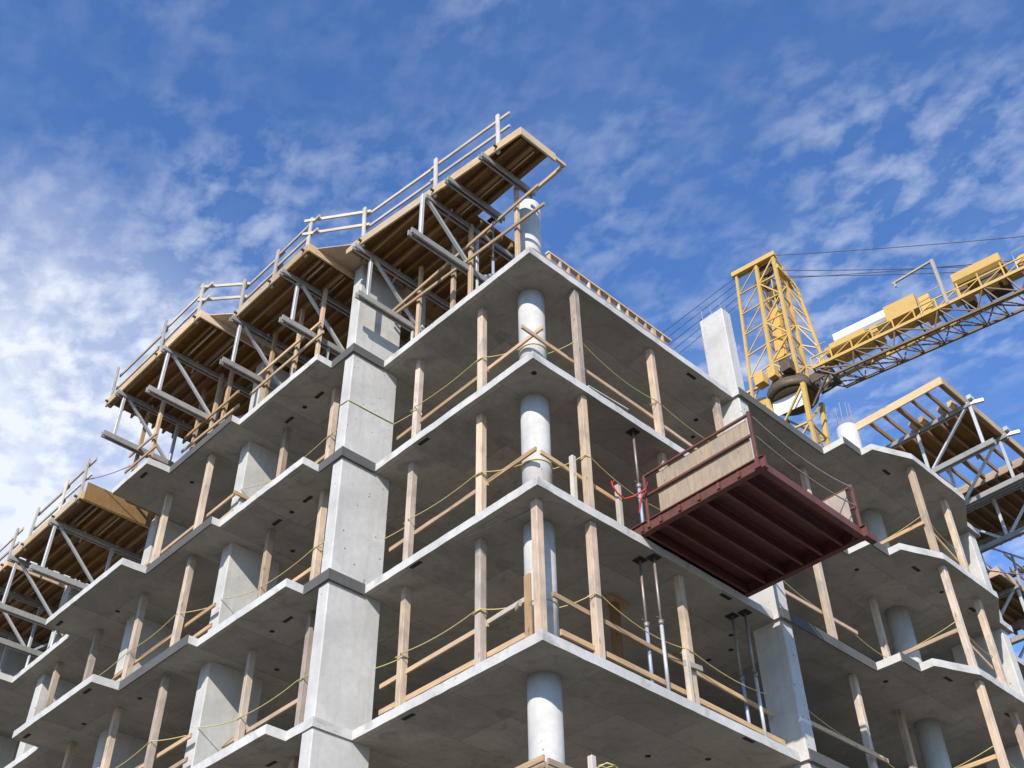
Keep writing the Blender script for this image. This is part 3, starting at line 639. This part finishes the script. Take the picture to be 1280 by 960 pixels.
# counter jib
jw = .68; a, b = 1.5, 17
up_ = [(W(a, s*jw, .1), W(b, s*jw, .1)) for s in (-1, 1)]
cj = multi('counter_jib', [(p, q, .13, .16) for p, q in up_], 'yellow', cr_)
low_ = [(W(a+.9, s*jw*.85, -.72), W(b, s*jw*.85, -1.1)) for s in (-1, 1)]
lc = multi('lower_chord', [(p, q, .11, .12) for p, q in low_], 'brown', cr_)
nn = 15
for i in range(nn):
    t0, t1 = i/nn, (i+1)/nn
    for s in (0, 1):
        U0, U1 = up_[s][0].lerp(up_[s][1], t0), up_[s][0].lerp(up_[s][1], t1); D0, D1 = low_[s][0].lerp(low_[s][1], t0), low_[s][0].lerp(low_[s][1], t1)
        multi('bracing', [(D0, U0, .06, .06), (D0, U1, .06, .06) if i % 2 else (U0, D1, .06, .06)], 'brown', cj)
    A0, B0 = low_[0][0].lerp(low_[0][1], t0), low_[1][0].lerp(low_[1][1], t0); B1 = low_[1][0].lerp(low_[1][1], t1)
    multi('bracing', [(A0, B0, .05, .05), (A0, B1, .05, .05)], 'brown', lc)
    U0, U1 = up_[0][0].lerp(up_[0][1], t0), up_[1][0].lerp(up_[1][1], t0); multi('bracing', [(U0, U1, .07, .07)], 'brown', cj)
    # walkway fence
    if i % 1 == 0: beam('fence_post', U0, U0+Z*.62, .06, .06, 'yellow', cj)
    e = up_[0][0].lerp(up_[0][1], t1)
    multi('fence_brace', [(U0+Z*.05, e+Z*.58, .05, .05)], 'yellow', cj)
beam('fence_rail', up_[0][0]+Z*.62, up_[0][1]+Z*.62, .06, .07, 'yellow', cj)
for i in range(14): beam('walkway_slat', W(2+i*1.07, -.3, .16), W(2.9+i*1.07, -.3, .16), .35, .03, 'yellow', cj)
# rope drum under white tarpaulin, boxes, machinery house
def jbox(name, j0, j1, k0, k1, z0, z1, mat, parent=cr_, ch=.04):
    kc = (k0+k1)/2; return beam(name, W(j0, kc, (z0+z1)/2), W(j1, kc, (z0+z1)/2), k1-k0, z1-z0, mat, parent, ch=ch)
jbox('winch_frame', 2.5, 4.3, -.6, .6, .6, 1.15, 'yellow'); jbox('winch_end', 2.2, 2.5, -.45, .45, .7, 1.15, 'yellow')
jbox('tarpaulin_cover', 2.8, 5.4, -.62, .62, 1.0, 1.7, 'white', ch=.28)
jbox('control_box', 5.4, 6.9, -.6, .6, .8, 1.75, 'yellow'); jbox('control_box', 4.5, 4.85, -.5, .5, .5, 1.15, 'yellow')
jbox('resistor_box', 7.0, 7.5, -.45, .45, .3, 1.5, 'yellow')
hp_ = jbox('machinery_house', 8.7, 10.9, -.7, .7, 1.0, 1.75, 'yellow', ch=.25)
jbox('house_cabinet', 9.8, 10.8, -.55, .6, .25, 1.0, 'dark', hp_); jbox('house_cabinet', 8.8, 9.2, -.5, .6, .25, 1.0, 'dark', hp_)
for j in (8.8, 9.75, 10.8): beam('house_post', W(j, -.66, .15), W(j, -.66, 1.02), .07, .07, 'yellow', hp_)
for j, z, r in ((11.7, .75, .3), (12.2, .85, .32)): cyl('hoist_drum', W(j, -.5, z), W(j, .5, z), r, 'yellow', cr_, 20)
jbox('hoist_motor', 12.5, 13.1, -.4, .4, .25, .9, 'dark'); jbox('ballast_frame', 13.3, 16.5, -.7, .7, .5, .95, 'yellow')
jbox('ballast_block', 11.6, 13.0, -.4, .4, -.8, .02, 'dark'); jbox('ballast_block', 13.3, 16, -.5, .5, -1.9, .02, 'strip')
multi('davit', [(W(8.2, -.7, .1), W(8.2, -.7, 3.0), .14, .14), (W(8.26, -.7, 2.95), W(6.2, -.7, 2.72), .1, .1), (W(8.2, -.7, 2.6), W(8.2, -.7, 2.9), .07, .07), (W(6.3, -.7, 2.7), W(6.3, -.7, 2.45), .09, .09)], 'palewood', cr_)
for j0, j1 in ((1.9, 2.4), (7.0, 8.2), (11.4, 15.5)): tube('handrail', [W(j0, -.68, .1), W(j0, -.68, 1.25), W((j0+j1)/2, -.68, 1.3), W(j1, -.68, 1.3)], .025, 'steel', cr_)
# pendant and hoist ropes
for k, (z0, j1, z1) in enumerate(((top+.1, 14.2, .8), (top-.8, 10.9, 1.2), (top-1.0, 11.3, .9), (top-.9, 13.6, .5))):
    tube('pendant_rope', sag(W(.95, -.4+.3*k, z0), W(j1, -.5+.3*k, z1), .12, 6), .02, 'wire', cr_, 5)
for k in range(5):
    tube('jib_rope', sag(W(-1.5, -.5+.15*k, top-.1-.3*k), W(-30, -.4+.15*k, 2.0-.9*k), .15, 5), .018, 'wire', cr_, 5)
# jib on the far side, carried by those ropes
ja = [W(-1.6, -.6, -.1), W(-1.6, .6, -.1), W(-1.6, 0, 1.1)]; jb = [W(-38, -.6, -.1), W(-38, .6, -.1), W(-38, 0, 1.1)]
lattice('jib', ja, jb, 24, .13, .07, 'yellow', cr_)
